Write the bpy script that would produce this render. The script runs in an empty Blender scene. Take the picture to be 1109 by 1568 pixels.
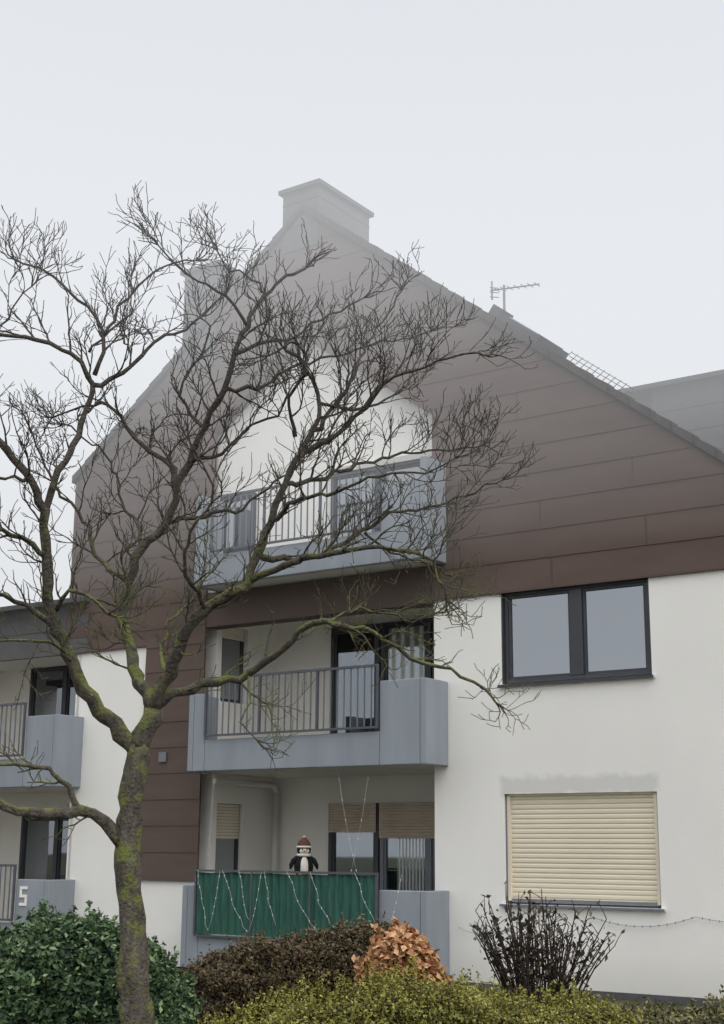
import bpy, math, random
import numpy as np
from math import *
from mathutils import Vector, Matrix
random.seed(7); rng=np.random.default_rng(7)
scn=bpy.context.scene
try:
    scn.view_settings.view_transform='Standard'; scn.view_settings.look='None'; scn.view_settings.exposure=0
except Exception: pass

# ---------------------------------------------------------------- materials
def lin(c):
    return tuple(((x/255)/12.92 if x/255<=0.04045 else (((x/255)+0.055)/1.055)**2.4) for x in c)+(1,)
def mat(name,col,rough=0.8,var=0.12,scale=3.0,bump=0.0,bscale=60,metal=0.0,spec=0.3,stretch=(1,1,1),fine=0.0):
    m=bpy.data.materials.new(name); m.use_nodes=True
    nt=m.node_tree; N=nt.nodes; L=nt.links; b=N['Principled BSDF']
    b.inputs['Roughness'].default_value=rough; b.inputs['Metallic'].default_value=metal
    b.inputs['Specular IOR Level'].default_value=spec
    tc=N.new('ShaderNodeTexCoord'); mp=N.new('ShaderNodeMapping'); mp.inputs['Scale'].default_value=stretch
    L.new(tc.outputs['Object'],mp.inputs['Vector'])
    n=N.new('ShaderNodeTexNoise'); n.inputs['Scale'].default_value=scale; n.inputs['Detail'].default_value=6
    L.new(mp.outputs[0],n.inputs['Vector'])
    mx=N.new('ShaderNodeMix'); mx.data_type='RGBA'
    c=lin(col) if max(col)>1.01 else tuple(col)+(1,)
    mx.inputs['A'].default_value=tuple(x*(1-var) for x in c[:3])+(1,)
    mx.inputs['B'].default_value=tuple(min(1,x*(1+var)) for x in c[:3])+(1,)
    cr=N.new('ShaderNodeMapRange'); cr.inputs[1].default_value=.3; cr.inputs[2].default_value=.7
    L.new(n.outputs['Fac'],cr.inputs[0]); L.new(cr.outputs[0],mx.inputs['Factor'])
    L.new(mx.outputs['Result'],b.inputs['Base Color'])
    if bump>0:
        n2=N.new('ShaderNodeTexNoise'); n2.inputs['Scale'].default_value=bscale; n2.inputs['Detail'].default_value=4
        L.new(tc.outputs['Object'],n2.inputs['Vector'])
        bp=N.new('ShaderNodeBump'); bp.inputs['Strength'].default_value=bump; bp.inputs['Distance'].default_value=.01
        L.new(n2.outputs['Fac'],bp.inputs['Height']); L.new(bp.outputs[0],b.inputs['Normal'])
    m['mx']=mx.name
    return m

M={}
M['brown']=mat('brown_cladding',(97,82,75),.7,.13,1.6,.15,90,stretch=(.35,1,2.0))
M['roof']=mat('dark_roof_tile',(78,77,79),.8,.2,4,.2,40)
M['verge']=mat('verge_tile',(80,74,72),.8,.2,4,.2,40)
M['chim']=mat('chimney_slate',(96,94,94),.8,.1,3,.15,60)
M['concrete']=mat('blue_grey_concrete',(148,155,163),.8,.10,2.6,.12,80,stretch=(1,1,.22))
M['frame']=mat('anthracite_frame',(62,64,70),.45,.08,4,spec=.5)
M['frame_l']=mat('grey_frame',(120,124,132),.5,.08,4,spec=.5)
M['frame_w']=mat('white_frame',(215,215,212),.5,.05,4,spec=.5)
M['sill']=mat('metal_sill',(205,207,208),.45,.06,6,spec=.5)
M['shutter']=mat('beige_shutter',(232,222,200),.6,.05,2,stretch=(.5,1,1))
M['shutter_d']=mat('shutter_tan',(190,176,158),.6,.12,3)
M['rail']=mat('painted_rail',(84,88,96),.5,.1,8,spec=.4)
M['bar']=mat('rail_bar',(112,116,124),.5,.06,8,spec=.4)
M['green']=mat('green_privacy_fabric',(52,96,84),.7,.28,5,.1,200,stretch=(6,1,.6))
M['curtain']=mat('curtain',(205,207,205),.9,.1,10,stretch=(8,1,.3))
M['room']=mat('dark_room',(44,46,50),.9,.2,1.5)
M['pipe']=mat('pipe_white',(215,214,208),.5,.05,4)
M['inner']=mat('loggia_render',(240,237,230),.9,.04,1.2,.2,120)
M['soffit']=mat('soffit_paint',(208,206,200),.9,.05,1.5,.1,60)
M['brownsoffit']=mat('brown_soffit',(94,82,76),.9,.05,1.5)
M['alu']=mat('aluminium',(150,154,158),.4,.05,5,metal=.4)
M['wire']=mat('light_wire',(190,196,190),.5,.05,5)
M['bulb']=mat('bulb_plastic',(225,228,225),.3,.05,5)
M['plinth']=mat('dark_plinth',(92,92,94),.9,.15,3,.2,40)

def stucco():
    m=mat('white_stucco',(248,246,241),.92,.03,.9,.4,140,stretch=(1,1,.6))
    nt=m.node_tree;N=nt.nodes;L=nt.links;b=N['Principled BSDF'];mx=N[m['mx']]
    tc=N.new('ShaderNodeTexCoord'); sx=N.new('ShaderNodeSeparateXYZ'); L.new(tc.outputs['Object'],sx.inputs[0])
    n=N.new('ShaderNodeTexNoise'); n.inputs['Scale'].default_value=5; n.inputs['Detail'].default_value=5
    L.new(tc.outputs['Object'],n.inputs['Vector'])
    def band(sock,c,h,soft):
        a=N.new('ShaderNodeMath');a.operation='SUBTRACT';L.new(sock,a.inputs[0]);a.inputs[1].default_value=c
        b2=N.new('ShaderNodeMath');b2.operation='ABSOLUTE';L.new(a.outputs[0],b2.inputs[0])
        ns=N.new('ShaderNodeMath');ns.operation='MULTIPLY_ADD';L.new(n.outputs['Fac'],ns.inputs[0]);ns.inputs[1].default_value=.25;L.new(b2.outputs[0],ns.inputs[2])
        r=N.new('ShaderNodeMapRange');L.new(ns.outputs[0],r.inputs[0]);r.inputs[1].default_value=h+.10;r.inputs[2].default_value=h+.10+soft;r.inputs[3].default_value=1;r.inputs[4].default_value=0
        return r.outputs[0]
    p=N.new('ShaderNodeMath');p.operation='MULTIPLY'
    L.new(band(sx.outputs['X'],1.78,1.10,.09),p.inputs[0]);L.new(band(sx.outputs['Z'],2.56,.10,.08),p.inputs[1])
    k=N.new('ShaderNodeMath');k.operation='MULTIPLY';L.new(p.outputs[0],k.inputs[0]);k.inputs[1].default_value=.6
    m2=N.new('ShaderNodeMix');m2.data_type='RGBA';L.new(k.outputs[0],m2.inputs['Factor'])
    L.new(mx.outputs['Result'],m2.inputs['A']);m2.inputs['B'].default_value=lin((208,207,203))
    r=N.new('ShaderNodeMapRange');L.new(sx.outputs['Z'],r.inputs[0]);r.inputs[1].default_value=.0;r.inputs[2].default_value=.5;r.inputs[3].default_value=.35;r.inputs[4].default_value=0
    m3=N.new('ShaderNodeMix');m3.data_type='RGBA';L.new(r.outputs[0],m3.inputs['Factor']);L.new(m2.outputs['Result'],m3.inputs['A']);m3.inputs['B'].default_value=lin((190,190,178))
    L.new(m3.outputs['Result'],b.inputs['Base Color'])
    return m
M['white']=stucco()

def glassmat(name,refl,tint,dark):
    m=bpy.data.materials.new(name);m.use_nodes=True;nt=m.node_tree;N=nt.nodes;L=nt.links
    for n in list(N):N.remove(n)
    o=N.new('ShaderNodeOutputMaterial');mx=N.new('ShaderNodeMixShader');g=N.new('ShaderNodeBsdfGlossy');d=N.new('ShaderNodeBsdfDiffuse')
    g.inputs['Roughness'].default_value=.02;g.inputs['Color'].default_value=tint+(1,)
    tc=N.new('ShaderNodeTexCoord');n=N.new('ShaderNodeTexNoise');n.inputs['Scale'].default_value=1.3;n.inputs['Detail'].default_value=1;L.new(tc.outputs['Object'],n.inputs['Vector'])
    bp=N.new('ShaderNodeBump');bp.inputs['Strength'].default_value=.05;bp.inputs['Distance'].default_value=.05;L.new(n.outputs['Fac'],bp.inputs['Height']);L.new(bp.outputs[0],g.inputs['Normal'])
    d.inputs['Color'].default_value=dark+(1,)
    mx.inputs[0].default_value=refl
    L.new(d.outputs[0],mx.inputs[1]);L.new(g.outputs[0],mx.inputs[2]);L.new(mx.outputs[0],o.inputs[0])
    return m
M['glass']=glassmat('window_glass',.38,(.88,.93,1.0),(.03,.033,.036))
M['glass_d']=glassmat('loggia_glass',.22,(.86,.92,1.0),(.03,.033,.036))
def seeglass():
    m=bpy.data.materials.new('clear_glass');m.use_nodes=True;nt=m.node_tree;N=nt.nodes;L=nt.links
    for n in list(N):N.remove(n)
    o=N.new('ShaderNodeOutputMaterial');mx=N.new('ShaderNodeMixShader');g=N.new('ShaderNodeBsdfGlossy');t=N.new('ShaderNodeBsdfTransparent')
    g.inputs['Roughness'].default_value=.02;g.inputs['Color'].default_value=(.86,.92,1,1);t.inputs[0].default_value=(.85,.88,.88,1)
    mx.inputs[0].default_value=.18
    L.new(t.outputs[0],mx.inputs[1]);L.new(g.outputs[0],mx.inputs[2]);L.new(mx.outputs[0],o.inputs[0]);return m
M['clear']=seeglass()

# ---------------------------------------------------------------- helpers
def empty(name,loc=(0,0,0),rot=0):
    e=bpy.data.objects.new(name,None);scn.collection.objects.link(e);e.location=loc;e.rotation_euler=(0,0,rot);e.empty_display_size=.3;return e
def mesh(name,verts,faces,m,parent=None,smooth=False):
    me=bpy.data.meshes.new(name);me.from_pydata([tuple(v) for v in verts],[],faces);me.update()
    o=bpy.data.objects.new(name,me);scn.collection.objects.link(o)
    if m is not None:
        for x in (m if isinstance(m,list) else [m]):me.materials.append(x)
    if parent:o.parent=parent
    if smooth:
        for p in me.polygons:p.use_smooth=True
    return o
BF=[(0,3,2,1),(4,5,6,7),(0,1,5,4),(1,2,6,5),(2,3,7,6),(3,0,4,7)]
def boxv(a,b,c,d,e,f):
    return [(a,c,e),(b,c,e),(b,d,e),(a,d,e),(a,c,f),(b,c,f),(b,d,f),(a,d,f)]
def boxes(name,lst,m,parent,bevel=0):
    V=[];F=[]
    for t in lst:
        k=len(V);V+=boxv(*t);F+=[tuple(i+k for i in q) for q in BF]
    o=mesh(name,V,F,m,parent)
    if bevel:
        md=o.modifiers.new('b','BEVEL');md.width=bevel;md.segments=2;md.limit_method='ANGLE'
    return o
def prism(name,poly,d0,d1,m,parent):
    n=len(poly);V=[(s,d0,z) for s,z in poly]+[(s,d1,z) for s,z in poly]
    F=[tuple(range(n)),tuple(range(2*n-1,n-1,-1))]+[(i,i+n,(i+1)%n+n,(i+1)%n) for i in range(n)]
    return mesh(name,V,F,m,parent)
class Tube:
    def __init__(s):s.V=[];s.F=[]
    def add(s,P,Rr,n=6,cap=True):
        P=[Vector(p) for p in P];k0=len(s.V);m=len(P)
        ref=Vector((0.31,0.9,0.3)).normalized()
        for i,p in enumerate(P):
            t=(P[min(i+1,m-1)]-P[max(i-1,0)])
            if t.length<1e-9:t=Vector((0,0,1))
            t.normalize()
            u=t.cross(ref)
            if u.length<.1:u=t.cross(Vector((1,0,0)))
            u.normalize();w=t.cross(u)
            r=Rr[i] if hasattr(Rr,'__len__') else Rr
            for j in range(n):
                a=2*pi*j/n
                rr=r*(1+.09*sin(3*a+p.z*9)+.06*sin(5*a-p.z*17+p.x*8)) if n>=14 else r
                s.V.append(p+u*(cos(a)*rr)+w*(sin(a)*rr))
        for i in range(m-1):
            for j in range(n):
                a=k0+i*n+j;b=k0+i*n+(j+1)%n
                s.F.append((a,b,b+n,a+n))
        if cap:
            s.F.append(tuple(k0+(m-1)*n+j for j in range(n)));s.F.append(tuple(k0+n-1-j for j in range(n)))
    def obj(s,name,m,parent=None,smooth=True):return mesh(name,s.V,s.F,m,parent,smooth)

# ---------------------------------------------------------------- main house
YAW=radians(-35.05);OX,OY=1.334,19.445
H=empty('apartment_house',(OX,OY,0),YAW)
RS=-2.8;RZ=11.72;SL=.775
roofz=lambda s:RZ-SL*abs(s-RS)
L0,L1=-4.6,-.38          # loggia opening
SE=6.6;SW=-7.62
W=[]
TW=.3
def wrect(a,b,e,f):W.append((a,b,0,TW,e,f))
wrect(L1,.70,0.0,5.17)
wrect(.70,2.86,0.0,1.06);wrect(.70,2.86,2.46,3.90)
wrect(2.86,SE,0.0,5.17)
wrect(SW+.2,-5.85,0.0,4.93)
wrect(-5.85,L0,0.0,1.27)
boxes('facade_wall',W,M['white'],H)
boxes('plinth_strip',[(L1,SE,-.02,.0-.002,-.3,.06)],M['plinth'],H)
boxes('side_walls',[(SE-.3,SE,TW,9,0,4.1),(SW,SW+.3,TW,9,0,7.7),(SW,SE,8.7,9,0,4.1)],M['white'],H)
def clad(name,regions,crit,y0=0.0,pitch=.40,lap=.009,thick=.03,parent=H,m=None):
    V=[];F=[]
    crit=sorted(crit)
    zmin,zmax=crit[0],crit[-1]
    zs=set(crit);k=zmin
    while k<zmax: zs.add(round(k,4));k+=pitch
    zs=sorted(zs)
    for a,b in zip(zs[:-1],zs[1:]):
        if b-a<1e-3:continue
        ra=regions(a+1e-4);rb=regions(b-1e-4)
        fa=((a-zmin)/pitch+1e-6)%1;fb=fa+(b-a)/pitch
        ya=y0-thick-lap*(1-fa);yb=y0-thick-lap*(1-fb)
        for (p,q),(r,s) in zip(ra,rb):
            if q-p<1e-3 and s-r<1e-3:continue
            k=len(V)
            V+=[(p,ya,a),(q,ya,a),(s,yb,b),(r,yb,b),(p,y0,a),(q,y0,a),(s,y0,b),(r,y0,b)]
            F+=[(0+k,1+k,2+k,3+k),(0+k,4+k,5+k,1+k),(1+k,5+k,6+k,2+k),(4+k,0+k,3+k,7+k)]
    return mesh(name,V,F,m or M['brown'],parent)
PK=9.58;PS=.70
def reg(z):
    hl=(RZ-z)/SL
    a=max(RS-hl,SW) ; b=min(RS+hl,SE)
    if z<8.0: a=SW
    if z<5.66:
        ol,orr=L0-.0,L1
    elif z<PK:
        ho=(PK-z)/PS
        ol=max(L0,RS-ho);orr=min(L1,RS+ho)
    else: return [(a,RS),(RS,b)]
    return [(a,ol),(orr,b)]
ZL=PK-PS*(RS-L0);ZR=PK-PS*(L1-RS)
clad('upper_cladding',reg,[5.17,5.66,ZR,roofz(SW),ZL,PK,RZ-.02])
clad('side_cladding',lambda z:[(-5.85,L0)],[1.27,5.17]);clad('corner_cladding',lambda z:[(SW,-5.85)],[4.93,5.17])
boxes('lintel',[(L0+.002,L1-.002,-.02,.28,5.12,5.655)],M['brownsoffit'],H)
J=[]
for i,z in enumerate(np.arange(5.17,10.4,.4)):
    x=-7.2+(i*1.37)%2.9
    while x<6.3:
        if (x<L0-.1 or x>L1+.1 or z>PK-.1) and roofz(x)>z+.45 and z>5.1:
            J.append((x,x+.006,-.0415,-.03,z+.005,z+.395))
        x+=2.9
boxes('cladding_joints',J,M['brownsoffit'],H)
gb=[(SW+.01,5.2),(L0,5.2),(L0,ZL),(RS,PK),(L1,ZR),(L1,5.2),(SE-1.0,5.2),(RS,RZ-.06),(SW+.01,roofz(SW)-.06)]
prism('gable_wall',gb,0.001,.12,M['brown'],H)
boxes('cladding_drip_edge',[(L1,SE,-.045,0,5.145,5.168),(-5.86,L0,-.045,0,1.245,1.268),(SW,-5.86,-.045,0,4.905,4.928)],M['brownsoffit'],H)
BD=1.8;AD=.18
prism('loggia_back_wall',[(L0,0),(L1,0),(L1,5.66),(L0,5.66)],BD,BD+.2,M['inner'],H)
prism('attic_back_wall',[(L0-.1,5.66),(L1+.1,5.66),(L1+.1,ZR+.05),(RS,PK+.12),(L0-.1,ZL+.05)],AD,AD+.2,M['white'],H)
wl=[]
for z0 in (0.05,2.85):
    zb=z0+1.15;zt=z0+2.37;ze=z0+2.8
    wl+=[(L0-.25,L0,.25,.38,z0,ze),(L0-.25,L0,1.02,BD,z0,ze),(L0-.25,L0,.38,1.02,z0,zb),(L0-.25,L0,.38,1.02,zt,ze)]
boxes('loggia_return_wall',wl,M['inner'],H)
boxes('loggia_right_wall',[(L1,L1+.2,.3,BD,0,5.66)],M['inner'],H)
V=[(L0,.12,ZL),(L0,AD,ZL),(RS,AD,PK),(RS,.12,PK),(L1,AD,ZR),(L1,.12,ZR)]
mesh('gable_soffit',V,[(0,1,2,3),(3,2,4,5)],M['brown'],H)
boxes('loggia_slab',[(L0,L1,.0,BD,z,z+.16) for z in (2.86,5.67)]+[(L0,L1,0,BD,-.1,.12)],M['soffit'],H)
def roofslab(name,sA,sB,parent=H):
    t=.12;zA=roofz(sA);zB=roofz(sB);d0,d1=-.06,9.2
    V=[(sA,d0,zA),(sB,d0,zB),(sB,d1,zB),(sA,d1,zA),(sA,d0,zA+t),(sB,d0,zB+t),(sB,d1,zB+t),(sA,d1,zA+t)]
    return mesh(name,V,BF,M['roof'],parent)
roofslab('roof_right',RS,SE+.4);roofslab('roof_left',SW-.1,RS)
V=[];F=[]
def tilebox(s0,s1,lift):
    k=len(V);z0=roofz(s0);z1=roofz(s1)
    a,b=(lift,lift-.03) if s0<RS-.01 else (lift-.03,lift)
    for y in (-.085,.1):
        V.extend([(s0,y,z0+.02),(s1,y,z1+.02),(s1,y,z1+.11+b),(s0,y,z0+.11+a)])
    F.extend([tuple(k+i for i in q) for q in ((0,1,2,3),(7,6,5,4),(0,4,5,1),(1,5,6,2),(2,6,7,3),(3,7,4,0))])
s=RS
while s<SE+.3: tilebox(s,min(s+.31,SE+.4),.05);s+=.29
s=RS
while s>SW-.05: tilebox(s-.31,s,.04);s-=.29
mesh('verge_tiles',V,F,M['verge'],H)
boxes('left_eave_trim',[(SW-.06,SW-.002,-.05,9,5.0,7.92)],M['brown'],H)
def chimney(n,s0,s1,zt,d0=-.045,d1=1.38):
    zb=min(roofz(s0),roofz(s1))-.3
    boxes(n,[(s0,s1,d0,d1,zb,zt)],M['chim'],H)
    boxes(n+'_cap',[(s0-.06,s1+.06,d0-.06,d1+.06,zt,zt+.07)],M['roof'],H)
    boxes(n+'_joints',[(s0-.006,s1+.006,d0-.006,d1+.006,z,z+.012) for z in np.arange(zb+.4,zt-.1,.42)],M['roof'],H)
chimney('chimney_stack',-3.22,-2.50,12.12);chimney('chimney_stack_small',-5.32,-4.58,11.22)
def onroof(name,s0,s1,d0,d1,h,m):
    V=[(s0,d0,roofz(s0)+.1),(s1,d0,roofz(s1)+.1),(s1,d1,roofz(s1)+.1),(s0,d1,roofz(s0)+.1)]
    nx,nz=SL/sqrt(1+SL*SL),1/sqrt(1+SL*SL)
    V+=[(x+nx*h,y,z+nz*h) for x,y,z in V];return mesh(name,V,BF,m,H)
onroof('roof_window',.55,1.15,.3,1.2,.14,M['frame']);onroof('roof_window_pane',.62,1.08,.36,1.14,.155,M['glass'])
onroof('roof_vent',.25,.42,.5,.8,.20,M['roof'])
T=Tube()
nx,nz=SL/sqrt(1+SL*SL),1/sqrt(1+SL*SL)
sa,sb=1.6,2.5
for h in (.18,.24):
    T.add([(sa+nx*h,.25,roofz(sa)+nz*h),(sb+nx*h,.25,roofz(sb)+nz*h)],.006,5)
x=sa
while x<=sb:
    T.add([(x,.25,roofz(x)+.1),(x+nx*.26,.25,roofz(x)+nz*.26)],.006,5);x+=.08
T.obj('snow_guard',M['alu'],H)
T=Tube();ax,ad=-.28,2.0
T.add([(ax,ad,9.5),(ax,ad,10.58)],.020,6)
T.add([(ax-.22,ad-.05,10.52),(ax+.56,ad+.15,10.52)],.013,5)
for i,k in enumerate(np.linspace(-.12,.52,7)):
    T.add([(ax+k,ad-.1+k*.27,10.52),(ax+k,ad+.1+k*.27,10.52)],.006,4)
for k in (-.08,0,.08):T.add([(ax-.2,ad-.1,10.47+k),(ax-.16,ad+.1,10.52+k)],.010,4)
T.add([(ax-.2,ad-.04,10.36),(ax-.2,ad-.04,10.68)],.013,5)
T.obj('tv_aerial',M['rail'],H)

# ---------------------------------------------------------------- windows
def window(name,s0,s1,z0,z1,d,panes,fm,gm,fw=.06,mull=.1,parent=H):
    bx=[(s0,s1,d,d+.07,z1-fw,z1),(s0,s1,d,d+.07,z0,z0+fw),(s0,s0+fw,d,d+.07,z0+fw,z1-fw),(s1-fw,s1,d,d+.07,z0+fw,z1-fw)]
    for p in panes[1:-1]:bx.append((p-mull/2,p+mull/2,d-.01,d+.07,z0+fw,z1-fw))
    boxes(name+'_frame',bx,fm,parent,bevel=.006)
    bb=[]
    for a,b in zip(panes[:-1],panes[1:]):
        a2=a+(fw if a==panes[0] else mull/2);b2=b-(fw if b==panes[-1] else mull/2);w=.035
        za,zb=z0+fw,z1-fw
        bb+=[(a2,b2,d+.018,d+.06,zb-w,zb),(a2,b2,d+.018,d+.06,za,za+w),(a2,a2+w,d+.018,d+.06,za+w,zb-w),(b2-w,b2,d+.018,d+.06,za+w,zb-w)]
    boxes(name+'_sash',bb,fm,parent,bevel=.005)
    boxes(name+'_glass',[(s0+fw*.5,s1-fw*.5,d+.045,d+.052,z0+fw*.5,z1-fw*.5)],gm,parent)
window('upper_window',.72,2.84,3.92,5.165,.05,[.72,1.80,2.84],M['frame'],M['glass'],.055,.18)
boxes('upper_window_sill',[(.66,2.90,-.05,.06,3.865,3.895)],M['sill'],H)
boxes('upper_window_sill_edge',[(.66,2.90,-.056,-.0501,3.86,3.90)],M['frame'],H)
boxes('window_reveal_lining',[(.70,.719,.0,.12,3.92,5.165),(2.841,2.86,.0,.12,3.92,5.165)],M['frame'],H)
def shutter(name,s0,s1,z0,z1,d,m,parent=H,pitch=.052):
    V=[];F=[];z=z1
    prof=[]
    while z>z0+.001:
        zz=max(z-pitch,z0)
        prof+=[(0.0,z),(-.007,z-pitch*.25),(-.007,z-pitch*.7),(.0,z-pitch*.9),(.004,zz+.001)];z=zz
    for o,z in prof:V+=[(s0,d+o,z),(s1,d+o,z)]
    for i in range(len(prof)-1):F.append((2*i+1,2*i,2*i+2,2*i+3))
    return mesh(name,V,F,m,parent)
shutter('lower_window_shutter',.76,2.80,1.13,2.44,.08,M['shutter'],pitch=.062)
boxes('lower_window_guides',[(.72,.765,.04,.12,1.1,2.455),(2.795,2.84,.04,.12,1.1,2.455),(.72,2.84,.04,.12,2.435,2.458)],M['shutter'],H)
boxes('lower_window_shadow_gap',[(.702,.718,.03,.14,1.08,2.458),(2.842,2.858,.03,.14,1.08,2.458),(.76,2.8,.06,.12,1.085,1.13)],M['frame_l'],H)
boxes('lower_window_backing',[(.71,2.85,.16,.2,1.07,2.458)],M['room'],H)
boxes('lower_window_sill',[(.64,2.92,-.05,.12,1.03,1.062)],M['sill'],H)
boxes('lower_window_sill_edge',[(.64,2.92,-.056,-.0501,1.035,1.058)],M['frame_l'],H)

def loggia(parent,z0,kind,tag):
    zt=z0+2.39;zb=z0+.14
    dl,dm,dr=-3.42,-2.47,-.50
    fm=M['frame']
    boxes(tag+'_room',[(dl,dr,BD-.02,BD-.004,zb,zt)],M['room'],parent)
    if kind=='ground':
        V=[];F=[]
        for (a,b) in ((-2.15,-1.65),):
            n=40
            for i in range(n+1):
                x=a+(b-a)*i/n;y=BD-.05+.012*sin(i*1.3);V+=[(x,y,zb+.05),(x,y,zt-.05)]
            F+=[(2*i,2*i+2,2*i+3,2*i+1) for i in range(n)]
        mesh(tag+'_curtain',V,F,M['curtain'],parent)
        shutter(tag+'_shutter',dl+.03,dm-.03,zt-.42,zt,BD-.12,M['shutter_d'],parent,pitch=.045)
        shutter(tag+'_shutter_b',dm+.03,dr,zt-.50,zt,BD-.12,M['shutter_d'],parent,pitch=.045)
    elif kind=='mid':
        V=[];F=[];n=60
        for i in range(n+1):
            x=-2.35+1.8*i/n;y=BD-.05+.014*sin(i*1.1);V+=[(x,y,zb+.05),(x,y,zt-.05)]
        F+=[(2*i,2*i+2,2*i+3,2*i+1) for i in range(n)]
        mesh(tag+'_curtain',V,F,M['curtain'],parent)
    gm=M['clear']
    window(tag+'_door',dl,dm,zb,zt,BD-.10,[dl,dm],fm,gm,.07,.1,parent)
    window(tag+'_picture_window',dm+.03,dr,zb,zt,BD-.10,[dm+.03,-1.55,dr],fm if kind!='ground' else M['frame_l'],gm,.07,.1,parent)
    a,b=.38,1.02;bz=z0+1.15;tz=z0+2.37;x=L0-.08
    boxes(tag+'_side_frame',[(x-.06,x,a,a+.05,bz,tz),(x-.06,x,b-.05,b,bz,tz),(x-.06,x,a+.05,b-.05,tz-.06,tz),(x-.06,x,a+.05,b-.05,bz,bz+.06)],fm,parent)
    boxes(tag+'_side_glass',[(x-.03,x-.022,a+.02,b-.02,bz+.02,tz-.02)],M['glass'],parent)
    sh=[]
    z=tz-.01;lim=tz-(.52 if kind=='ground' else .2)
    while z>lim: sh.append((x+.005,x+.02,a+.03,b-.03,z-.043,z));z-=.048
    boxes(tag+'_side_shutter',sh,M['shutter'],parent)
loggia(H,.05,'ground','ground_loggia');loggia(H,2.85,'mid','middle_loggia')
window('attic_door',-2.30,-1.42,5.85,7.30,AD-.06,[-2.30,-1.42],M['frame'],M['glass'],.05,.1)
window('attic_picture_window',-1.40,-.42,5.85,7.30,AD-.06,[-1.40,-.42],M['frame'],M['glass'],.05,.1)
window('attic_small_window',-4.50,-3.80,6.3,7.24,AD-.06,[-4.5,-3.8],M['frame'],M['glass'],.05,.1)
boxes('attic_transom',[(-2.34,-.40,AD-.08,AD-.002,7.305,7.39)],M['soffit'],H)

# ---------------------------------------------------------------- balconies
def balcony(parent,z0,tag,S0=-4.40,S1=-.15,D=-.57,rail=True,sidetop=1.15,low=.46):
    th=.10;g=.006
    ra,rb=-4.05,-.91
    bx=[(ra-.02+g,rb-g,D,D+th,z0,z0+low),
        (rb,S1-th-g,D,D+th,z0-.0,z0+1.15),
        (S0+th+g,ra-.02,D,D+th,z0,z0+1.15)]
    sd=[(S1-th,S1,D,-.002,z0,z0+sidetop),(S0,S0+th,D,-.002,z0,z0+sidetop)]
    boxes(tag+'_parapet',bx,M['concrete'],parent,bevel=.012)
    boxes(tag+'_cheeks',sd,M['concrete'],parent,bevel=.012)
    boxes(tag+'_slab',[(S0+th+.002,S1-th-.002,D+th+.002,-.002,z0+.01,z0+.15)],M['soffit'],parent)
    boxes(tag+'_joint_filler',[(S0+.03,S1-.03,D+.02,D+th-.02,z0+.02,z0+low-.03)],M['concrete'],parent)
    if rail:
        zr0=z0+low+.04;zr1=z0+1.38;y=D-.03
        fr=[(ra,rb,y-.02,y+.02,zr1-.035,zr1),(ra,rb,y-.02,y+.02,zr0,zr0+.03),(ra,ra+.03,y-.02,y+.02,zr0+.03,zr1-.035),(rb-.03,rb,y-.02,y+.02,zr0+.03,zr1-.035)]
        for k in (1/3.,2/3.):fr.append((ra+(rb-ra)*k-.015,ra+(rb-ra)*k+.015,y-.02,y+.02,zr0+.03,zr1-.035))
        boxes(tag+'_railing_frame',fr,M['rail'],parent)
        bars=[];n=27
        for i in range(1,n):
            if i%9==0:continue
            x=ra+(rb-ra)*i/n;bars.append((x-.007,x+.007,y-.01,y+.01,zr0+.03,zr1-.035))
        boxes(tag+'_railing_bars',bars,M['bar'],parent)
balcony(H,.06,'ground_balcony',rail=False,low=.44)
balcony(H,2.85,'middle_balcony');balcony(H,5.66,'attic_balcony',sidetop=1.45)
ra,rb=-4.07,-.93;y=-.62;zs0,zs1=.54,1.40
V=[];F=[];n=420
for i in range(n+1):
    x=ra+(rb-ra)*i/n;o=.02*sin(x*2*pi/.125+.8*sin(x*3.1))+.010*sin(x*9.1)+.006*sin(x*41)
    for k in range(4):
        zz=zs0+(zs1-zs0)*k/3;V.append((x,y+o*(1 if k in(1,2) else .6),zz+(-.012*abs(sin(x*4.6)) if k==3 else 0)))
F=[(4*i+k,4*i+4+k,4*i+5+k,4*i+1+k) for i in range(n) for k in range(3)]
mesh('green_privacy_screen',V,F,M['green'],H,True)
boxes('screen_railing_frame',[(ra-.03,rb+.03,y-.035,y-.003+.04,1.405,1.435),(ra-.03,rb+.03,y-.02,y+.02,.5,.525),(ra-.04,ra-.01,y-.02,y+.02,.525,1.405),(rb+.01,rb+.04,y-.02,y+.02,.525,1.405)]+[(ra+k*(rb-ra)-.012,ra+k*(rb-ra)+.012,y-.035,y-.02,.525,1.405) for k in (.33,.66)],M['rail'],H)
T=Tube();B=Tube()
def string(pts,r=.003,step=.09):
    T.add(pts,r,4)
    for a,b in zip(pts[:-1],pts[1:]):
        a=Vector(a);b=Vector(b);L=(b-a).length;k=step
        while k<L:
            p=a+(b-a)*(k/L);B.add([p+Vector((0,0,.012)),p-Vector((0,0,.014))],[.007,.005],5);k+=step
yy=y-.05
x=-4.02
while x<-1.0:
    dx=random.uniform(.05,.6);zb=random.uniform(.56,.8)
    p=[(x+dx*t+.05*sin(3*pi*t)*random.uniform(-.6,1),yy,1.43+(zb-1.43)*t-.1*sin(pi*t)) for t in np.linspace(0,1,8)]
    string(p);
    if random.random()<.6:
        dx2=random.uniform(.15,.6);x0,z0=p[-1][0],p[-1][2]
        string([(x0+dx2*t,yy,z0+(1.42-z0)*t-.12*sin(pi*t)) for t in np.linspace(0,1,8)])
    x+=random.uniform(.25,.75)
for (x0,x1) in ((-3.95,-4.05),(-1.7,-1.35),(-1.15,-1.45)):
    string([(x0+(x1-x0)*t,-.45,2.84-1.42*t-.1*sin(pi*t)) for t in np.linspace(0,1,7)],.0025,.16)
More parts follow.
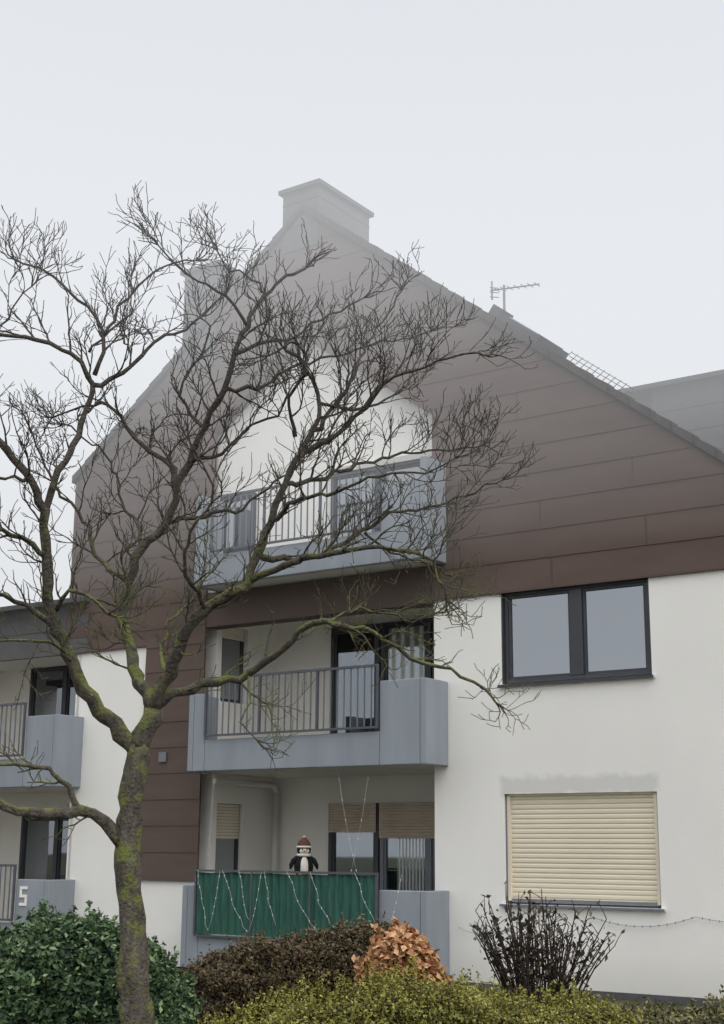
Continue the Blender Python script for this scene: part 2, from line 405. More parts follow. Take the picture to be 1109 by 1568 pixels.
T.obj('fairy_light_wire',M['wire'],H);B.obj('fairy_light_bulbs',M['bulb'],H)
T=Tube();B=Tube()
def sag(a,b,s,n=14):return [tuple(Vector(a).lerp(Vector(b),t)-Vector((0,0,s*4*t*(1-t)))) for t in np.linspace(0,1,n)]
string(sag((1.9,-.03,.95),(3.3,-.03,.98),.12),.003,.07);string(sag((3.3,-.03,.98),(6,-.03,1.5),.25),.003,.09);string(sag((.0,-.03,.75),(.55,-.03,.70),.05),.003,.07)
T.obj('wall_fairy_wire',M['frame_l'],H);B.obj('wall_fairy_bulbs',M['frame_l'],H)
T=Tube();T.add([(-4.45,1.66,0.1),(-4.45,1.66,2.62)],.05,12);T.add([(-4.45,1.66,2.62),(-4.45,1.6,2.72),(-4.45,1.4,2.74),(-4.42,.1,2.74)],.05,12)
T.obj('rain_pipe',M['pipe'],H)
boxes('wall_vent',[(-5.45,-5.3,-.07,-.045,3.05,3.2)],M['frame_l'],H)

# ---------------------------------------------------------------- neighbouring wing to the left
NB=empty('neighbouring_apartment_house',(OX,OY,0),YAW)
NS=-7.07
NE=empty('loggia_section');NE.parent=NB;NE.location=(NS,0,-.06)
boxes('neighbour_wall',[(-9,L0,0,.3,0,5.0),(L1,-.15-.14,0,.3,0,5.0)],M['white'],NE)
boxes('neighbour_loggia_back',[(L0,L1,BD,BD+.2,0,5.1)],M['inner'],NE)
boxes('neighbour_right_wall',[(L1,L1+.2,.3,BD,0,5.1)],M['inner'],NE)
boxes('neighbour_left_wall',[(L0-.2,L0,.3,BD,0,5.1)],M['inner'],NE)
boxes('neighbour_slab',[(L0,L1,0,BD,z,z+.16) for z in (2.78,5.1)]+[(L0,L1,0,BD,-.1,.12)],M['soffit'],NE)
balcony(NE,.14,'ground_balcony');balcony(NE,2.75,'middle_balcony')
for z0,t in ((.05,'ground'),(2.8,'middle')):
    window(t+'_neighbour_door',-3.42,-1.9,z0+.14,z0+2.32,BD-.1,[-3.42,-2.47,-1.9],M['frame'],M['glass_d'],.07,.1,NE)
clad('neighbour_cladding',lambda z:[(-9,-.14)],[5.0,5.85],parent=NE,m=M['chim'])
boxes('neighbour_fascia_wall',[(-9,-.3,.0,.25,5.01,5.85)],M['chim'],NE)
boxes('neighbour_underside',[(-9,-.15,-.05,.0-.002,4.97,4.998)],M['chim'],NE)
mesh('neighbour_roof',[(-9.3,-.2,5.82),(-.12,-.2,5.82),(-.12,9,6.6),(-9.3,9,6.6),(-9.3,-.2,5.90),(-.12,-.2,5.90),(-.12,9,6.68),(-9.3,9,6.68)],BF,M['roof'],NE)
h=.30;w=.17;t=.045;x0=-.80;z0=.88;yy=-.585
boxes('house_number_5',[(x0,x0+w,yy,yy+.012,z0+h-t,z0+h),(x0,x0+t,yy,yy+.012,z0+h/2+t/2,z0+h-t),(x0,x0+w,yy,yy+.012,z0+h/2-t/2,z0+h/2+t/2),(x0+w-t,x0+w,yy,yy+.012,z0+t,z0+h/2-t/2),(x0,x0+w,yy,yy+.012,z0,z0+t)],M['white'],NE)

# ---------------------------------------------------------------- rear wing on the right
RW=empty('rear_apartment_wing',(OX,OY,0),YAW)
boxes('rear_core',[(.9,13,5.03,11,0,9.4)],M['brownsoffit'],RW)
clad('rear_cladding',lambda z:[(.9,13)],[5.0,9.42],y0=5.03,parent=RW,m=M['chim'])
boxes('rear_roof_edge',[(.2,13.1,4.86,11,9.42,9.5)],M['roof'],RW)

# ---------------------------------------------------------------- houses across the street
hw=mat('street_house_render',(205,200,190),.9,.05,1)
for k,(x,y,wd,hh) in enumerate(((-16,-19,11,6.0),(0,-22,12,6.4),(17,-18,12,5.8))):
    e=empty('row_house',(x,y,0),.05*k)
    boxes('walls',[(-wd/2,wd/2,-4.5,4.5,0,hh)],hw,e)
    mesh('roof',[(-wd/2-.3,-4.9,hh-.1),(wd/2+.3,-4.9,hh-.1),(wd/2+.3,4.9,hh-.1),(-wd/2-.3,4.9,hh-.1),(-wd/2-.3,0,hh+3.4),(wd/2+.3,0,hh+3.4)],[(0,1,5,4),(2,3,4,5),(0,4,3),(1,2,5),(0,3,2,1)],M['roof'],e)
    boxes('windows',[(a,a+1.3,4.49,4.53,z,z+1.3) for a in (-4.4,-2.2,.8,3.0) for z in (.9,3.7)],M['glass_d'],e)
    boxes('window_frames',[(a-.06,a+1.36,4.48,4.51,z-.06,z+1.36) for a in (-4.4,-2.2,.8,3.0) for z in (.9,3.7)],M['frame_w'],e)

# ---------------------------------------------------------------- penguin figure on a stand
PG=empty('penguin_figure')
Rz=Matrix.Rotation(YAW,4,'Z');pl=Matrix.Translation((OX,OY,0))@Rz@Vector((-2.42,-.24,1.362))
PG.location=pl;PG.rotation_euler=(0,0,YAW+.75);PG.scale=(.90,.90,.78)
mb=mat('penguin_black',(28,28,32),.9,.2,8,.3,200);mw=mat('penguin_white',(222,218,210),.95,.05,8,.3,200);mr=mat('hat_red_brown',(104,66,60),.95,.15,9,.3,200);mo=mat('beak_orange',(185,120,60),.7,.1,8)
def lathe(name,prof,m,parent,sc=(1,1),off=(0,0,0),n=24):
    V=[];F=[]
    for r,z in prof:
        for j in range(n):
            a=2*pi*j/n;V.append((off[0]+r*cos(a)*sc[0],off[1]+r*sin(a)*sc[1],off[2]+z))
    for i in range(len(prof)-1):
        for j in range(n):F.append((i*n+j,i*n+(j+1)%n,(i+1)*n+(j+1)%n,(i+1)*n+j))
    return mesh(name,V,F,m,parent,True)
lathe('body',[(.001,0),(.10,.01),(.145,.08),(.155,.17),(.135,.27),(.095,.35),(.075,.38)],mb,PG,(1,.85))
lathe('belly',[(.001,.02),(.09,.04),(.118,.1),(.12,.18),(.10,.27),(.06,.33),(.001,.36)],mw,PG,(.72,.8),(0,-.05,0))
lathe('head',[(.06,.36),(.095,.39),(.112,.45),(.105,.51),(.07,.555),(.001,.575)],mb,PG)
lathe('face',[(.001,.38),(.07,.40),(.09,.44),(.08,.48),(.001,.50)],mw,PG,(.95,.7),(0,-.056,0))
lathe('scarf',[(.07,.335),(.112,.35),(.118,.375),(.106,.395),(.07,.40)],mw,PG)
lathe('hat',[(.108,.52),(.108,.55),(.09,.60),(.06,.645),(.028,.675),(.001,.69)],mr,PG)
lathe('hat_brim',[(.10,.495),(.122,.50),(.126,.522),(.108,.535)],mw,PG)
lathe('pompom',[(.001,-.02),(.02,-.012),(.024,0),(.02,.015),(.001,.02)],mw,PG,(1,1),(0,0,.695),12)
T=Tube()
for sx in (-1,1):T.add([(sx*.10,0,.34),(sx*.16,-.01,.28),(sx*.20,-.02,.19),(sx*.215,-.03,.12)],[.03,.042,.036,.012],8)
T.obj('wings',mb,PG)
T=Tube();T.add([(0,-.11,.445),(0,-.16,.435)],[.022,.004],8)
for sx in (-1,1):T.add([(sx*.06,.0,.012),(sx*.07,-.13,.012),(sx*.075,-.18,.008)],[.03,.04,.02],8)
T.obj('beak_and_feet',mo,PG)
T=Tube()
for sx in (-1,1):T.add([(sx*.035,-.108,.468),(sx*.035,-.122,.468)],[.013,.008],8)
T.obj('eyes',mb,PG)
boxes('flower_stand',[(-2.62,-2.22,-.42,-.04,1.33,1.36)]+[(a,a+.03,b,b+.03,.21,1.33) for a in (-2.61,-2.26) for b in (-.41,-.08)],M['frame_l'],H)

# ---------------------------------------------------------------- ground
g=mat('lawn_soil',(66,66,46),.95,.35,1.5,.5,30)
mesh('ground',[(-400,-400,0-.02),(400,-400,-.02),(400,400,-.02),(-400,400,-.02)],[(0,1,2,3)],g)
mesh('pavement',[(-60,-3.0,-.012),(60,-3.0,-.012),(60,6.2,-.012),(-60,6.2,-.012)],[(0,1,2,3)],mat('pavement_slabs',(120,120,118),.9,.1,2,.3,50))
# ---------------------------------------------------------------- tree
bark=mat('bark',(94,88,80),.95,.42,22,1.0,38,stretch=(1,1,.45))
def mossy():
    m=bark;nt=m.node_tree;N=nt.nodes;L=nt.links;b=N['Principled BSDF'];mx=N[m['mx']]
    for nn in N:
        if nn.type=='BUMP':nn.inputs['Distance'].default_value=.03
    tc=N.new('ShaderNodeTexCoord');sx=N.new('ShaderNodeSeparateXYZ');L.new(tc.outputs['Object'],sx.inputs[0])
    hd=N.new('ShaderNodeMapRange');L.new(sx.outputs['Z'],hd.inputs[0]);hd.inputs[1].default_value=2.2;hd.inputs[2].default_value=3.6;hd.inputs[3].default_value=0;hd.inputs[4].default_value=.5
    md=N.new('ShaderNodeMix');md.data_type='RGBA';L.new(hd.outputs[0],md.inputs['Factor']);L.new(mx.outputs['Result'],md.inputs['A']);md.inputs['B'].default_value=lin((66,62,58))
    n=N.new('ShaderNodeTexNoise');n.inputs['Scale'].default_value=5.5;n.inputs['Detail'].default_value=9;n.inputs['Roughness'].default_value=.75;L.new(tc.outputs['Object'],n.inputs['Vector'])
    ge=N.new('ShaderNodeNewGeometry');sn=N.new('ShaderNodeSeparateXYZ');L.new(ge.outputs['Normal'],sn.inputs[0])
    a=N.new('ShaderNodeMath');a.operation='MULTIPLY_ADD';L.new(sn.outputs['Z'],a.inputs[0]);a.inputs[1].default_value=.10;L.new(n.outputs['Fac'],a.inputs[2])
    r=N.new('ShaderNodeMapRange');L.new(a.outputs[0],r.inputs[0]);r.inputs[1].default_value=.50;r.inputs[2].default_value=.58
    h=N.new('ShaderNodeMapRange');L.new(sx.outputs['Z'],h.inputs[0]);h.inputs[1].default_value=3.4;h.inputs[2].default_value=4.8;h.inputs[3].default_value=.85;h.inputs[4].default_value=.0
    k=N.new('ShaderNodeMath');k.operation='MULTIPLY';L.new(r.outputs[0],k.inputs[0]);L.new(h.outputs[0],k.inputs[1])
    m2=N.new('ShaderNodeMix');m2.data_type='RGBA';L.new(k.outputs[0],m2.inputs['Factor']);L.new(md.outputs['Result'],m2.inputs['A']);m2.inputs['B'].default_value=lin((118,124,66))
    L.new(m2.outputs['Result'],b.inputs['Base Color'])
mossy()
def G(a,b,y=0.):
    """tree survey grid (columns a, rows b, 5.3-5.7 mm each) -> metres, y = offset towards/away from the street"""
    if b<600:b+=(600-b)*.13
    h=1200-b
    return Vector(((a-555)*(.00532+.00000068*(1000-b)),11.5+y,2.21+h*.00525+h*h*4.5e-7))
TR=Tube()
LIMBS=[
 ([(218,1700,0),(212,1568,0),(207,1480,0),(203,1400,.02),(196,1320,.02),(196,1270,.02),(203,1220,0),(209,1180,0),(213,1140,0)],.128,.085),
 ([(190,1290,0),(165,1258,-.05),(128,1240,-.15),(80,1248,-.3),(30,1236,-.4),(-20,1205,-.5),(-70,1190,-.6)],.055,.02),
 ([(128,1240,-.15),(115,1205,-.2),(80,1178,-.3),(40,1172,-.4),(0,1180,-.5)],.025,.012),
 ([(212,1150,0),(190,1125,-.05),(165,1098,-.1),(140,1060,-.2),(118,1010,-.3),(100,975,-.35),(92,930,-.4),(90,870,-.45),(88,810,-.5),(72,765,-.6),(40,725,-.7),(10,690,-.8),(-30,640,-.9)],.066,.02),
 ([(88,810,-.5),(110,750,-.5),(135,690,-.4),(155,615,-.4),(128,575,-.5),(80,558,-.6),(20,560,-.8),(-40,550,-1)],.033,.01),
 ([(155,615,-.4),(195,590,-.3),(245,535,-.3),(285,505,-.2),(330,455,-.1),(345,420,0)],.024,.007),
 ([(158,600,-.4),(172,540,-.4),(160,500,-.4),(125,465,-.5),(85,435,-.6),(50,425,-.7)],.022,.007),
 ([(172,530,-.4),(195,475,-.3),(225,425,-.3),(265,390,-.2),(300,375,-.1)],.016,.006),
 ([(150,560,-.4),(185,500,-.2),(200,450,.1),(195,410,.2)],.013,.006),
 ([(213,1145,0),(225,1115,0),(238,1085,0)],.082,.074),
 ([(238,1085,0),(212,1045,.15),(190,990,.3),(180,940,.35),(186,880,.4),(205,830,.4),(245,790,.35),(265,740,.3),(285,700,.2),(312,650,.1),(340,600,0),(362,540,-.1),(378,490,-.1),(400,440,-.1),(435,395,0),(465,370,.1)],.055,.012),
 ([(238,1085,0),(262,1035,-.1),(290,985,-.2),(325,945,-.3),(365,920,-.4),(388,905,-.4),(400,865,-.4),(420,815,-.4),(440,760,-.4),(462,715,-.4),(482,680,-.4),(492,640,-.4),(472,585,-.4),(440,555,-.4)],.058,.013),
 ([(240,1080,0),(280,1055,.1),(330,1042,.2),(380,1030,.2),(420,1000,.1),(460,968,0),(500,955,-.1),(560,965,-.2),(610,995,-.3),(650,1020,-.3),(705,1040,-.4),(740,1062,-.4),(755,1078,-.4)],.044,.009),
 ([(388,905,-.4),(430,893,-.6),(480,885,-.8),(540,880,-1),(600,882,-1.1),(640,890,-1.2),(660,925,-1.2),(672,955,-1.2)],.032,.009),
 ([(400,865,-.4),(450,862,-.1),(500,840,.2),(550,800,.4),(600,765,.5),(660,748,.6),(720,730,.6),(780,705,.6)],.028,.006),
 ([(462,715,-.4),(520,692,-.5),(560,655,-.6),(600,620,-.7),(660,600,-.8),(730,590,-.8)],.025,.006),
 ([(440,760,-.4),(500,735,-.1),(560,700,.2),(620,668,.5),(690,655,.7),(750,640,.8)],.022,.006),
 ([(482,680,-.4),(520,620,-.2),(545,560,0),(560,500,.2),(585,450,.3),(600,415,.4),(615,385,.4)],.022,.006),
 ([(455,690,-.4),(450,640,-.6),(475,610,-.7),(460,570,-.8),(420,600,-.9)],.018,.007),
 ([(265,740,.3),(245,690,.4),(205,665,.5),(180,630,.5),(150,590,.6),(90,590,.7),(50,600,.8)],.028,.008),
 ([(312,650,.1),(285,615,.3),(270,560,.4),(300,500,.5),(310,450,.5),(295,425,.6)],.02,.007),
 ([(362,540,-.1),(410,510,0),(450,495,.1),(490,455,.2),(530,430,.2),(555,415,.2)],.02,.006),
 ([(378,490,-.1),(350,455,-.3),(310,435,-.4),(275,415,-.5),(255,390,-.6)],.017,.006),
 ([(400,430,-.1),(385,400,0),(350,375,.1),(330,340,.1)],.013,.005),
 ([(340,600,0),(400,570,.3),(440,520,.5),(500,500,.6),(560,470,.7),(630,440,.8),(665,430,.8)],.02,.005),
 ([(186,880,.4),(150,850,.6),(120,820,.8),(100,760,.9),(60,720,1),(20,650,1.1),(0,600,1.1)],.026,.008),
 ([(100,950,-.35),(130,925,-.5),(170,940,-.6),(200,965,-.6)],.02,.012),
 ([(205,830,.4),(195,780,.6),(160,740,.8),(150,690,.9),(120,640,1.),(60,600,1.)],.02,.007),
 ([(90,870,-.45),(50,850,-.7),(10,860,-.9),(-40,850,-1.1)],.024,.01),
 ([(100,975,-.35),(60,945,-.5),(20,935,-.7),(-40,960,-.8)],.026,.01),
 ([(118,1010,-.3),(90,1000,-.6),(50,1000,-.7),(0,1010,-.8)],.016,.008),
 ([(245,790,.35),(300,770,.5),(350,760,.6),(400,720,.7),(440,690,.7)],.022,.007),
 ([(325,945,-.3),(300,900,-.6),(310,850,-.8),(340,810,-.9),(330,760,-1)],.022,.008),
 ([(262,1035,-.1),(240,990,.3),(250,940,.5),(280,900,.7),(300,860,.8)],.022,.008),
 ([(285,700,.2),(340,690,.1),(390,650,0),(430,640,-.1),(450,600,-.2)],.018,.006),
 ([(420,815,-.4),(470,800,-.8),(520,805,-1.1),(580,790,-1.3),(640,790,-1.4),(680,770,-1.4)],.022,.006),
 ([(500,955,-.1),(540,930,.2),(590,925,.4),(640,935,.5),(670,925,.5)],.018,.006),
 ([(380,1030,.2),(385,1070,.1),(375,1100,0),(395,1130,0)],.012,.005),
 ([(10,690,-.8),(-20,620,-.8),(20,570,-.8),(55,520,-.8),(80,480,-.8)],.018,.006),
 ([(72,765,-.6),(30,780,-.9),(-20,760,-1)],.018,.008),
 ([(492,640,-.4),(540,640,-.2),(590,610,0),(620,570,.2),(640,520,.3)],.016,.006),
 ([(560,800,.4),(600,820,.6),(650,830,.7),(690,850,.8)],.014,.006),
]
def rs(pts,step=.09,jit=.018):
    P=[G(*p) for p in pts];out=[P[0]]
    n=len(P)
    for i in range(n-1):
        p0=P[max(i-1,0)];p1=P[i];p2=P[i+1];p3=P[min(i+2,n-1)]
        L=(p2-p1).length;k=max(2,int(L/step))
        for j in range(1,k+1):
            t=j/k
            q=.5*((2*p1)+(-p0+p2)*t+(2*p0-5*p1+4*p2-p3)*t*t+(-p0+3*p1-3*p2+p3)*t**3)
            if j<k or i<n-2:q=q+Vector((random.gauss(0,jit),random.gauss(0,jit),random.gauss(0,jit)))
            out.append(q)
    return out
cnt=0
def twig(p,d,L,r,level):
    """knobbly, upward curving twig with side shoots"""
    global cnt;cnt+=1
    n=max(3,int(L/.05));pts=[p];dd=d.normalized();cur=Vector(p)
    seg=L/n;kids=[]
    wig=.20 if level<3 else .15
    for i in range(n):
        dd=(dd+Vector((random.gauss(0,wig),random.gauss(0,wig),random.gauss(0,wig)+.07))).normalized()
        cur=cur+dd*seg;pts.append(cur.copy());kids.append((cur.copy(),dd.copy(),(i+1)/n))
    R=[max(.0029,r*(1-.6*i/n)) *(1.25 if (i%2==1 and level<3) else 1) for i in range(n+1)]
    TR.add(pts,R,5 if level==1 else 3,False)
    if level>=3:return
    for q,e,t in kids:
        pr=(.80 if level==1 else .58)
        if t<.15 and level==1:continue
        if random.random()<pr:
            side=e.cross(Vector((random.gauss(0,1),random.gauss(0,1),random.gauss(0,1))))
            if side.length<.1:continue
            side.normalize()
            nd=(e*.75+side*.7+Vector((0,0,.3)))
            l=(random.uniform(.12,.36) if level==1 else random.uniform(.05,.17))*(1.1-.35*t)
            twig(q,nd,l,max(.0032,r*(.55 if level==1 else .6)),level+1)
cen=Vector((-1.6,11.5,3.6))
for li,(pts,r0,r1) in enumerate(LIMBS):
    P=rs(pts,.085,.004 if li==0 else .014)
    n=len(P)
    R=[(r0+(r1-r0)*(i/(n-1))**.8)*random.uniform(.9,1.15) for i in range(n)]
    if li==0:
        R=[r*(1+.45*max(0,(.45-p.z)))*1.0 for r,p in zip(R,P)]
    TR.add(P,R,18 if r0>.05 else 8 if r0>.02 else 6)
    if li in (0,9):continue
    acc=0
    for i in range(1,n):
        seg=(P[i]-P[i-1]).length;acc+=seg
        if R[i]>.048:continue
        sp=.15 if R[i]>.02 else .097
        if P[i].z<3.2:sp*=1.8
        if acc>sp*random.uniform(.6,1.4):
            acc=0
            e=(P[i]-P[i-1]).normalized()
            side=e.cross(Vector((random.gauss(0,1),random.gauss(0,1),random.gauss(0,1))))
            if side.length<.1:continue
            side.normalize();rad=(P[i]-cen).normalized()
            nd=e*.6+side*.8+rad*.35+Vector((0,0,.2))
            L=random.uniform(.14,.58)
            if P[i].z<3.0:L*=.7
            if P[i].z>6.2:L*=.75
            twig(P[i],nd,L,min(R[i]*.5,.009),1 if L>.24 else 2)
    e=(P[-1]-P[-3]).normalized()
    for k in range(3):
        twig(P[-1],e+Vector((random.gauss(0,.4),random.gauss(0,.4),random.gauss(0,.3)+.1)),random.uniform(.15,.32),max(.006,r1*.7),1)
TR.obj('bare_tree',bark)

# ---------------------------------------------------------------- foliage
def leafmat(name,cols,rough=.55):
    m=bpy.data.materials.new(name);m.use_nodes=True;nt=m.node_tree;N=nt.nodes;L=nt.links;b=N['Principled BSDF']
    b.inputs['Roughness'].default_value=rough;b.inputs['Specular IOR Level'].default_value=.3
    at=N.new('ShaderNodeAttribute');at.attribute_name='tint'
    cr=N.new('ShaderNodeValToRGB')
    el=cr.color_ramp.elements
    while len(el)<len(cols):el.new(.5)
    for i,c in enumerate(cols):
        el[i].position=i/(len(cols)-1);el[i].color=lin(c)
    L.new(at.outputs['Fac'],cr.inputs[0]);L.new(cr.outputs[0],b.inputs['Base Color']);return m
def leafcloud(name,C,Nn,size,m,tint,aspect=.5,parent=None):
    n=len(C);Nn=Nn/np.linalg.norm(Nn,axis=1,keepdims=True)
    a=rng.normal(size=(n,3));u=np.cross(Nn,a);u/=np.linalg.norm(u,axis=1,keepdims=True)+1e-9;w=np.cross(Nn,u)
    sz=(size*rng.uniform(.6,1.3,n))[:,None]
    fold=Nn*sz*.12
    V=np.stack([C-u*sz*.5,C+w*sz*aspect*.5+fold,C+u*sz*.5,C-w*sz*aspect*.5+fold],1).reshape(-1,3)
    me=bpy.data.meshes.new(name);me.vertices.add(4*n);me.vertices.foreach_set('co',V.ravel())
    k=np.arange(n)*4
    Fi=np.stack([k,k+1,k+2,k,k+2,k+3],1).ravel()
    me.loops.add(6*n);me.loops.foreach_set('vertex_index',Fi.astype(np.int32))
    me.polygons.add(2*n);me.polygons.foreach_set('loop_start',(np.arange(2*n)*3).astype(np.int32));me.polygons.foreach_set('loop_total',np.full(2*n,3,np.int32))
    me.update();at=me.attributes.new('tint','FLOAT','POINT');at.data.foreach_set('value',np.repeat(tint,4).astype(np.float32))
    me.materials.append(m);me.validate()
    o=bpy.data.objects.new(name,me);scn.collection.objects.link(o)
    if parent:o.parent=parent
    return o
def lump(p,sc=1.,seed=0):
    x,y,z=p[:,0]*sc+seed,p[:,1]*sc+seed*1.7,p[:,2]*sc
    return (np.sin(x*2.1+1.3*np.sin(y*1.7))+np.sin(y*2.7+z*1.9+x)+np.sin(z*3.3+1.1*x)+.6*np.sin(x*6.3+z*4)+.6*np.sin(y*7+z*5.1+2))/4.2
def hedge(name,path,n,size,cols,core,amp=.08,aspect=.5,seed=1,sc=2.,hairs=0.1,sprig=.0):
    e=empty(name)
    P=np.array(path,float);seg=np.r_[0,np.cumsum(np.hypot(np.diff(P[:,0]),np.diff(P[:,1])))]
    t=rng.uniform(0,seg[-1],n);c=[np.interp(t,seg,P[:,i]) for i in range(4)]
    dirv=np.array([P[-1,0]-P[0,0],P[-1,1]-P[0,1]]);dirv/=np.linalg.norm(dirv);nv=np.array([-dirv[1],dirv[0]])
    th=rng.uniform(0,pi,n);ex=.65
    cs=np.sign(np.cos(th))*np.abs(np.cos(th))**ex;sn=np.abs(np.sin(th))**ex
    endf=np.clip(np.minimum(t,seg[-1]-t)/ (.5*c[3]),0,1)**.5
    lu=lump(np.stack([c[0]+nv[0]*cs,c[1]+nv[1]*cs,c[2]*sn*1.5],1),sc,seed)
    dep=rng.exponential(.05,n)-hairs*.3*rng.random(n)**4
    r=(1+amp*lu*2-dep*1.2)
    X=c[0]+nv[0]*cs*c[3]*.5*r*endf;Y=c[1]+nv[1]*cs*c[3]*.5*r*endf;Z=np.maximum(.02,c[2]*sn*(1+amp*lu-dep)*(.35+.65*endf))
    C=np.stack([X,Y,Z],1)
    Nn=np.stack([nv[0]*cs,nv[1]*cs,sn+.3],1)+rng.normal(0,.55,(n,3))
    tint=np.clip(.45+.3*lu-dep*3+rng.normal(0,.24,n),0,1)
    k=int(n*sprig)
    if k:
        ns=k//14;b=rng.integers(0,n,ns);L=rng.uniform(.04,.16,ns)
        bb=np.repeat(b,14);tt=np.tile(np.linspace(0,1,14),ns)
        dv=np.stack([rng.normal(0,.35,ns),rng.normal(0,.35,ns),np.ones(ns)],1)+np.stack([nv[0]*cs[b],nv[1]*cs[b],0*b],1)*.6
        C2=C[bb]+np.repeat(dv*L[:,None],14,0)*tt[:,None]+rng.normal(0,size*.22,(len(bb),3))
        C=np.r_[C,C2];Nn=np.r_[Nn,rng.normal(0,1,(len(bb),3))];tint=np.r_[tint,np.clip(rng.normal(.68,.2,len(bb)),0,1)]
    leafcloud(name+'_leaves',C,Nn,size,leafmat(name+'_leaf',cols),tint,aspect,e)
    V=[];F=[];K=40;J=12
    for i in range(K+1):
        tt=seg[-1]*i/K;cc=[np.interp(tt,seg,P[:,k]) for k in range(4)];ef=min(1,max(.02,min(tt,seg[-1]-tt)/(.5*cc[3])))**.5
        for j in range(J+1):
            a=pi*j/J;cj=np.sign(cos(a))*abs(cos(a))**ex*.5*cc[3]*.84*ef;V.append((cc[0]+nv[0]*cj,cc[1]+nv[1]*cj,cc[2]*abs(sin(a))**ex*.86*(.35+.65*ef)))
    for i in range(K):
        for j in range(J):
            a=i*(J+1)+j;F.append((a,a+1,a+J+2,a+J+1))
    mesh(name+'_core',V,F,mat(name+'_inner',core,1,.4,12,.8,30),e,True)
    return e
# coordinates from site plan (metres)
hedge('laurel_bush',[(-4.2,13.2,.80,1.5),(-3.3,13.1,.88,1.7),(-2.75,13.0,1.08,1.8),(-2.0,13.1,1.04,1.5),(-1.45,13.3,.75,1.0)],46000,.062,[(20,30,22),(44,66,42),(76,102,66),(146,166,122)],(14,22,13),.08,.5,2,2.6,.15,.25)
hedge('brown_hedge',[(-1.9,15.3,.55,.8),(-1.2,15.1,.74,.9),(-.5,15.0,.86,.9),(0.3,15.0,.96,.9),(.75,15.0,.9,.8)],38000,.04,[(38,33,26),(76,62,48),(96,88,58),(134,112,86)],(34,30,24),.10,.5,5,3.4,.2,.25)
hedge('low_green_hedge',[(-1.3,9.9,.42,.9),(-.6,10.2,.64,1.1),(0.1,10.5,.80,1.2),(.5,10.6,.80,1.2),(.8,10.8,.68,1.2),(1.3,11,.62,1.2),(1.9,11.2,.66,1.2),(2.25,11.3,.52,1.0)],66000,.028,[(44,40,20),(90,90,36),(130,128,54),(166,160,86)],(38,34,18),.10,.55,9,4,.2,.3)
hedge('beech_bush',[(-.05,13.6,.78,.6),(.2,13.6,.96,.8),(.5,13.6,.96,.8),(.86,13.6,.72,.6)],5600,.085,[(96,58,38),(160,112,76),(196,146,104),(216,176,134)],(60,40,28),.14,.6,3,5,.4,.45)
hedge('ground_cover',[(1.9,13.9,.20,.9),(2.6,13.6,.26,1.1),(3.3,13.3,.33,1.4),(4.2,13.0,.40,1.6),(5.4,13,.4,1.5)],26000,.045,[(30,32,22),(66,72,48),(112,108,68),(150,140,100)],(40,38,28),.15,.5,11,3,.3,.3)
sh=empty('winter_shrub',(1.66,13.6,0));T=Tube();LC=[];
for i in range(95):
    a=random.uniform(0,2*pi);sp=random.uniform(.05,.68);L=random.uniform(.9,1.42)
    p=Vector((.16*cos(a),.16*sin(a),0));tgt=Vector((sp*cos(a),sp*sin(a)*.8,L*(1.0-.22*sp)))
    pts=[];n=12;j=Vector((0,0,0))
    for k in range(n+1):
        t=k/n;j+=Vector((random.gauss(0,.008),random.gauss(0,.008),0))
        pts.append(p.lerp(tgt,t)+Vector((0,0,.10*sin(pi*t)))+j)
    T.add(pts,[.010*(1-.6*k/n) for k in range(n+1)],4)
    for k in range(3,n+1):
        if random.random()<.6:
            d=Vector((random.gauss(0,1),random.gauss(0,1),random.uniform(.3,1.4))).normalized();l=random.uniform(.06,.2)
            q=pts[k]+d*l;T.add([pts[k],pts[k]+d*l*.5+Vector((0,0,.01)),q],[.005,.004,.003],3)
            if random.random()<.5:LC.append(q)
        if random.random()<.45:LC.append(pts[k]+Vector((random.gauss(0,.02),random.gauss(0,.02),-.01)))
T.obj('stems',mat('shrub_twigs',(56,48,44),.9,.3,20,.4,60),sh)
C=np.array([tuple(v) for v in LC]);leafcloud('leaves',C,rng.normal(size=(len(C),3))+np.array([0,-.5,.2]),.07,leafmat('shrub_leaf',[(42,36,32),(72,62,52),(104,98,72)]),rng.random(len(C)),.5,sh)

# ---------------------------------------------------------------- fog: mist that thickens with height
FG=empty('fog')
def fogbox(name,z0,z1,FD):
    fb=boxes(name,[(-70,70,-10,90,z0,z1)],None,FG)
    fm=bpy.data.materials.new(name);fm.use_nodes=True;N=fm.node_tree.nodes;L=fm.node_tree.links
    for n in list(N):N.remove(n)
    o=N.new('ShaderNodeOutputMaterial');v=N.new('ShaderNodeVolumeAbsorption');v.inputs['Color'].default_value=(0,0,0,1);v.inputs['Density'].default_value=FD
    em=N.new('ShaderNodeEmission');em.inputs['Color'].default_value=(.755,.775,.80,1);em.inputs['Strength'].default_value=FD  # mist glows by itself, standing in for daylight scattered in the fog
    ads=N.new('ShaderNodeAddShader');L.new(v.outputs[0],ads.inputs[0]);L.new(em.outputs[0],ads.inputs[1])
    L.new(ads.outputs[0],o.inputs['Volume']);fb.data.materials.append(fm)
fogbox('mist_middle',5.6,8.39,.022);fogbox('mist_high',8.40,15,.058)

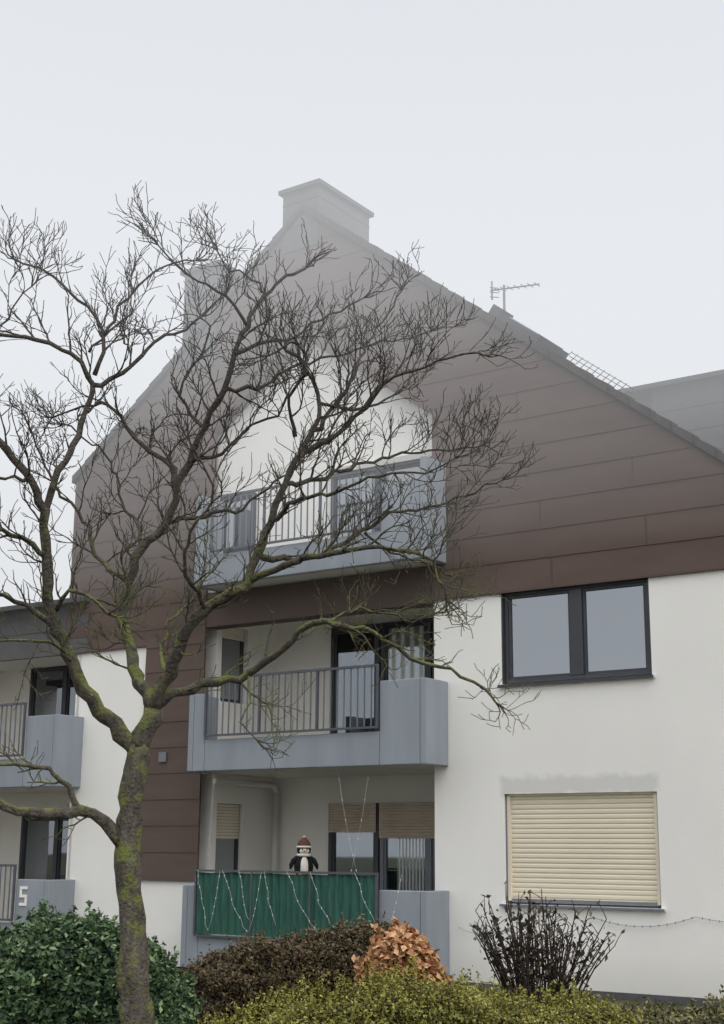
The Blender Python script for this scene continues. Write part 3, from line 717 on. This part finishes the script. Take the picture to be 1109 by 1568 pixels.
# ---------------------------------------------------------------- light
w=bpy.data.worlds.new('World');scn.world=w;w.use_nodes=True;N=w.node_tree.nodes;L=w.node_tree.links
for n in list(N):N.remove(n)
out=N.new('ShaderNodeOutputWorld');bg=N.new('ShaderNodeBackground');bg2=N.new('ShaderNodeBackground');ad=N.new('ShaderNodeAddShader')
sky=N.new('ShaderNodeTexSky');sky.sky_type='NISHITA';sky.sun_disc=False;sky.sun_elevation=radians(42);sky.sun_rotation=radians(150);sky.dust_density=4
hs=N.new('ShaderNodeHueSaturation');hs.inputs['Saturation'].default_value=.25;L.new(sky.outputs[0],hs.inputs['Color']);L.new(hs.outputs[0],bg.inputs[0]);bg.inputs[1].default_value=.05
tc=N.new('ShaderNodeTexCoord');sx=N.new('ShaderNodeSeparateXYZ');L.new(tc.outputs['Generated'],sx.inputs[0])
r=N.new('ShaderNodeValToRGB');e=r.color_ramp.elements
e[0].position=0;e[0].color=(.64,.65,.67,1);e[1].position=1;e[1].color=(1.75,1.75,1.75,1)
x=e.new(.35);x.color=(.60,.615,.64,1);x=e.new(.58);x.color=(.49,.51,.555,1);x=e.new(.75);x.color=(1.25,1.26,1.28,1)
L.new(sx.outputs['Z'],r.inputs[0]);L.new(r.outputs[0],bg2.inputs[0]);bg2.inputs[1].default_value=1.32
L.new(bg.outputs[0],ad.inputs[0]);L.new(bg2.outputs[0],ad.inputs[1]);L.new(ad.outputs[0],out.inputs[0])
sd=bpy.data.lights.new('sun','SUN');sd.energy=1.5;sd.angle=radians(50);sd.color=(1,.975,.95)
so=bpy.data.objects.new('sun',sd);scn.collection.objects.link(so)
az=radians(150);el=radians(42);dv=Vector((sin(az)*cos(el),cos(az)*cos(el),sin(el)))
so.rotation_euler=(-dv).to_track_quat('-Z','Y').to_euler();so.location=(0,0,30)

# ---------------------------------------------------------------- camera
cd=bpy.data.cameras.new('camera');co=bpy.data.objects.new('camera',cd);scn.collection.objects.link(co)
t=radians(13.5);ro=radians(.47)
fw=Vector((0,cos(t),sin(t)));up=Vector((0,-sin(t),cos(t)));rt=Vector((1,0,0))
Rr=rt*cos(ro)+up*sin(ro);Uu=-rt*sin(ro)+up*cos(ro)
m=Matrix((Rr,Uu,-fw)).transposed().to_4x4();m.translation=(0,0,1.71);co.matrix_world=m
cd.sensor_fit='HORIZONTAL';cd.sensor_width=36;cd.lens=2164.7/1109*36;cd.clip_end=1500;cd.clip_start=.1
scn.camera=co
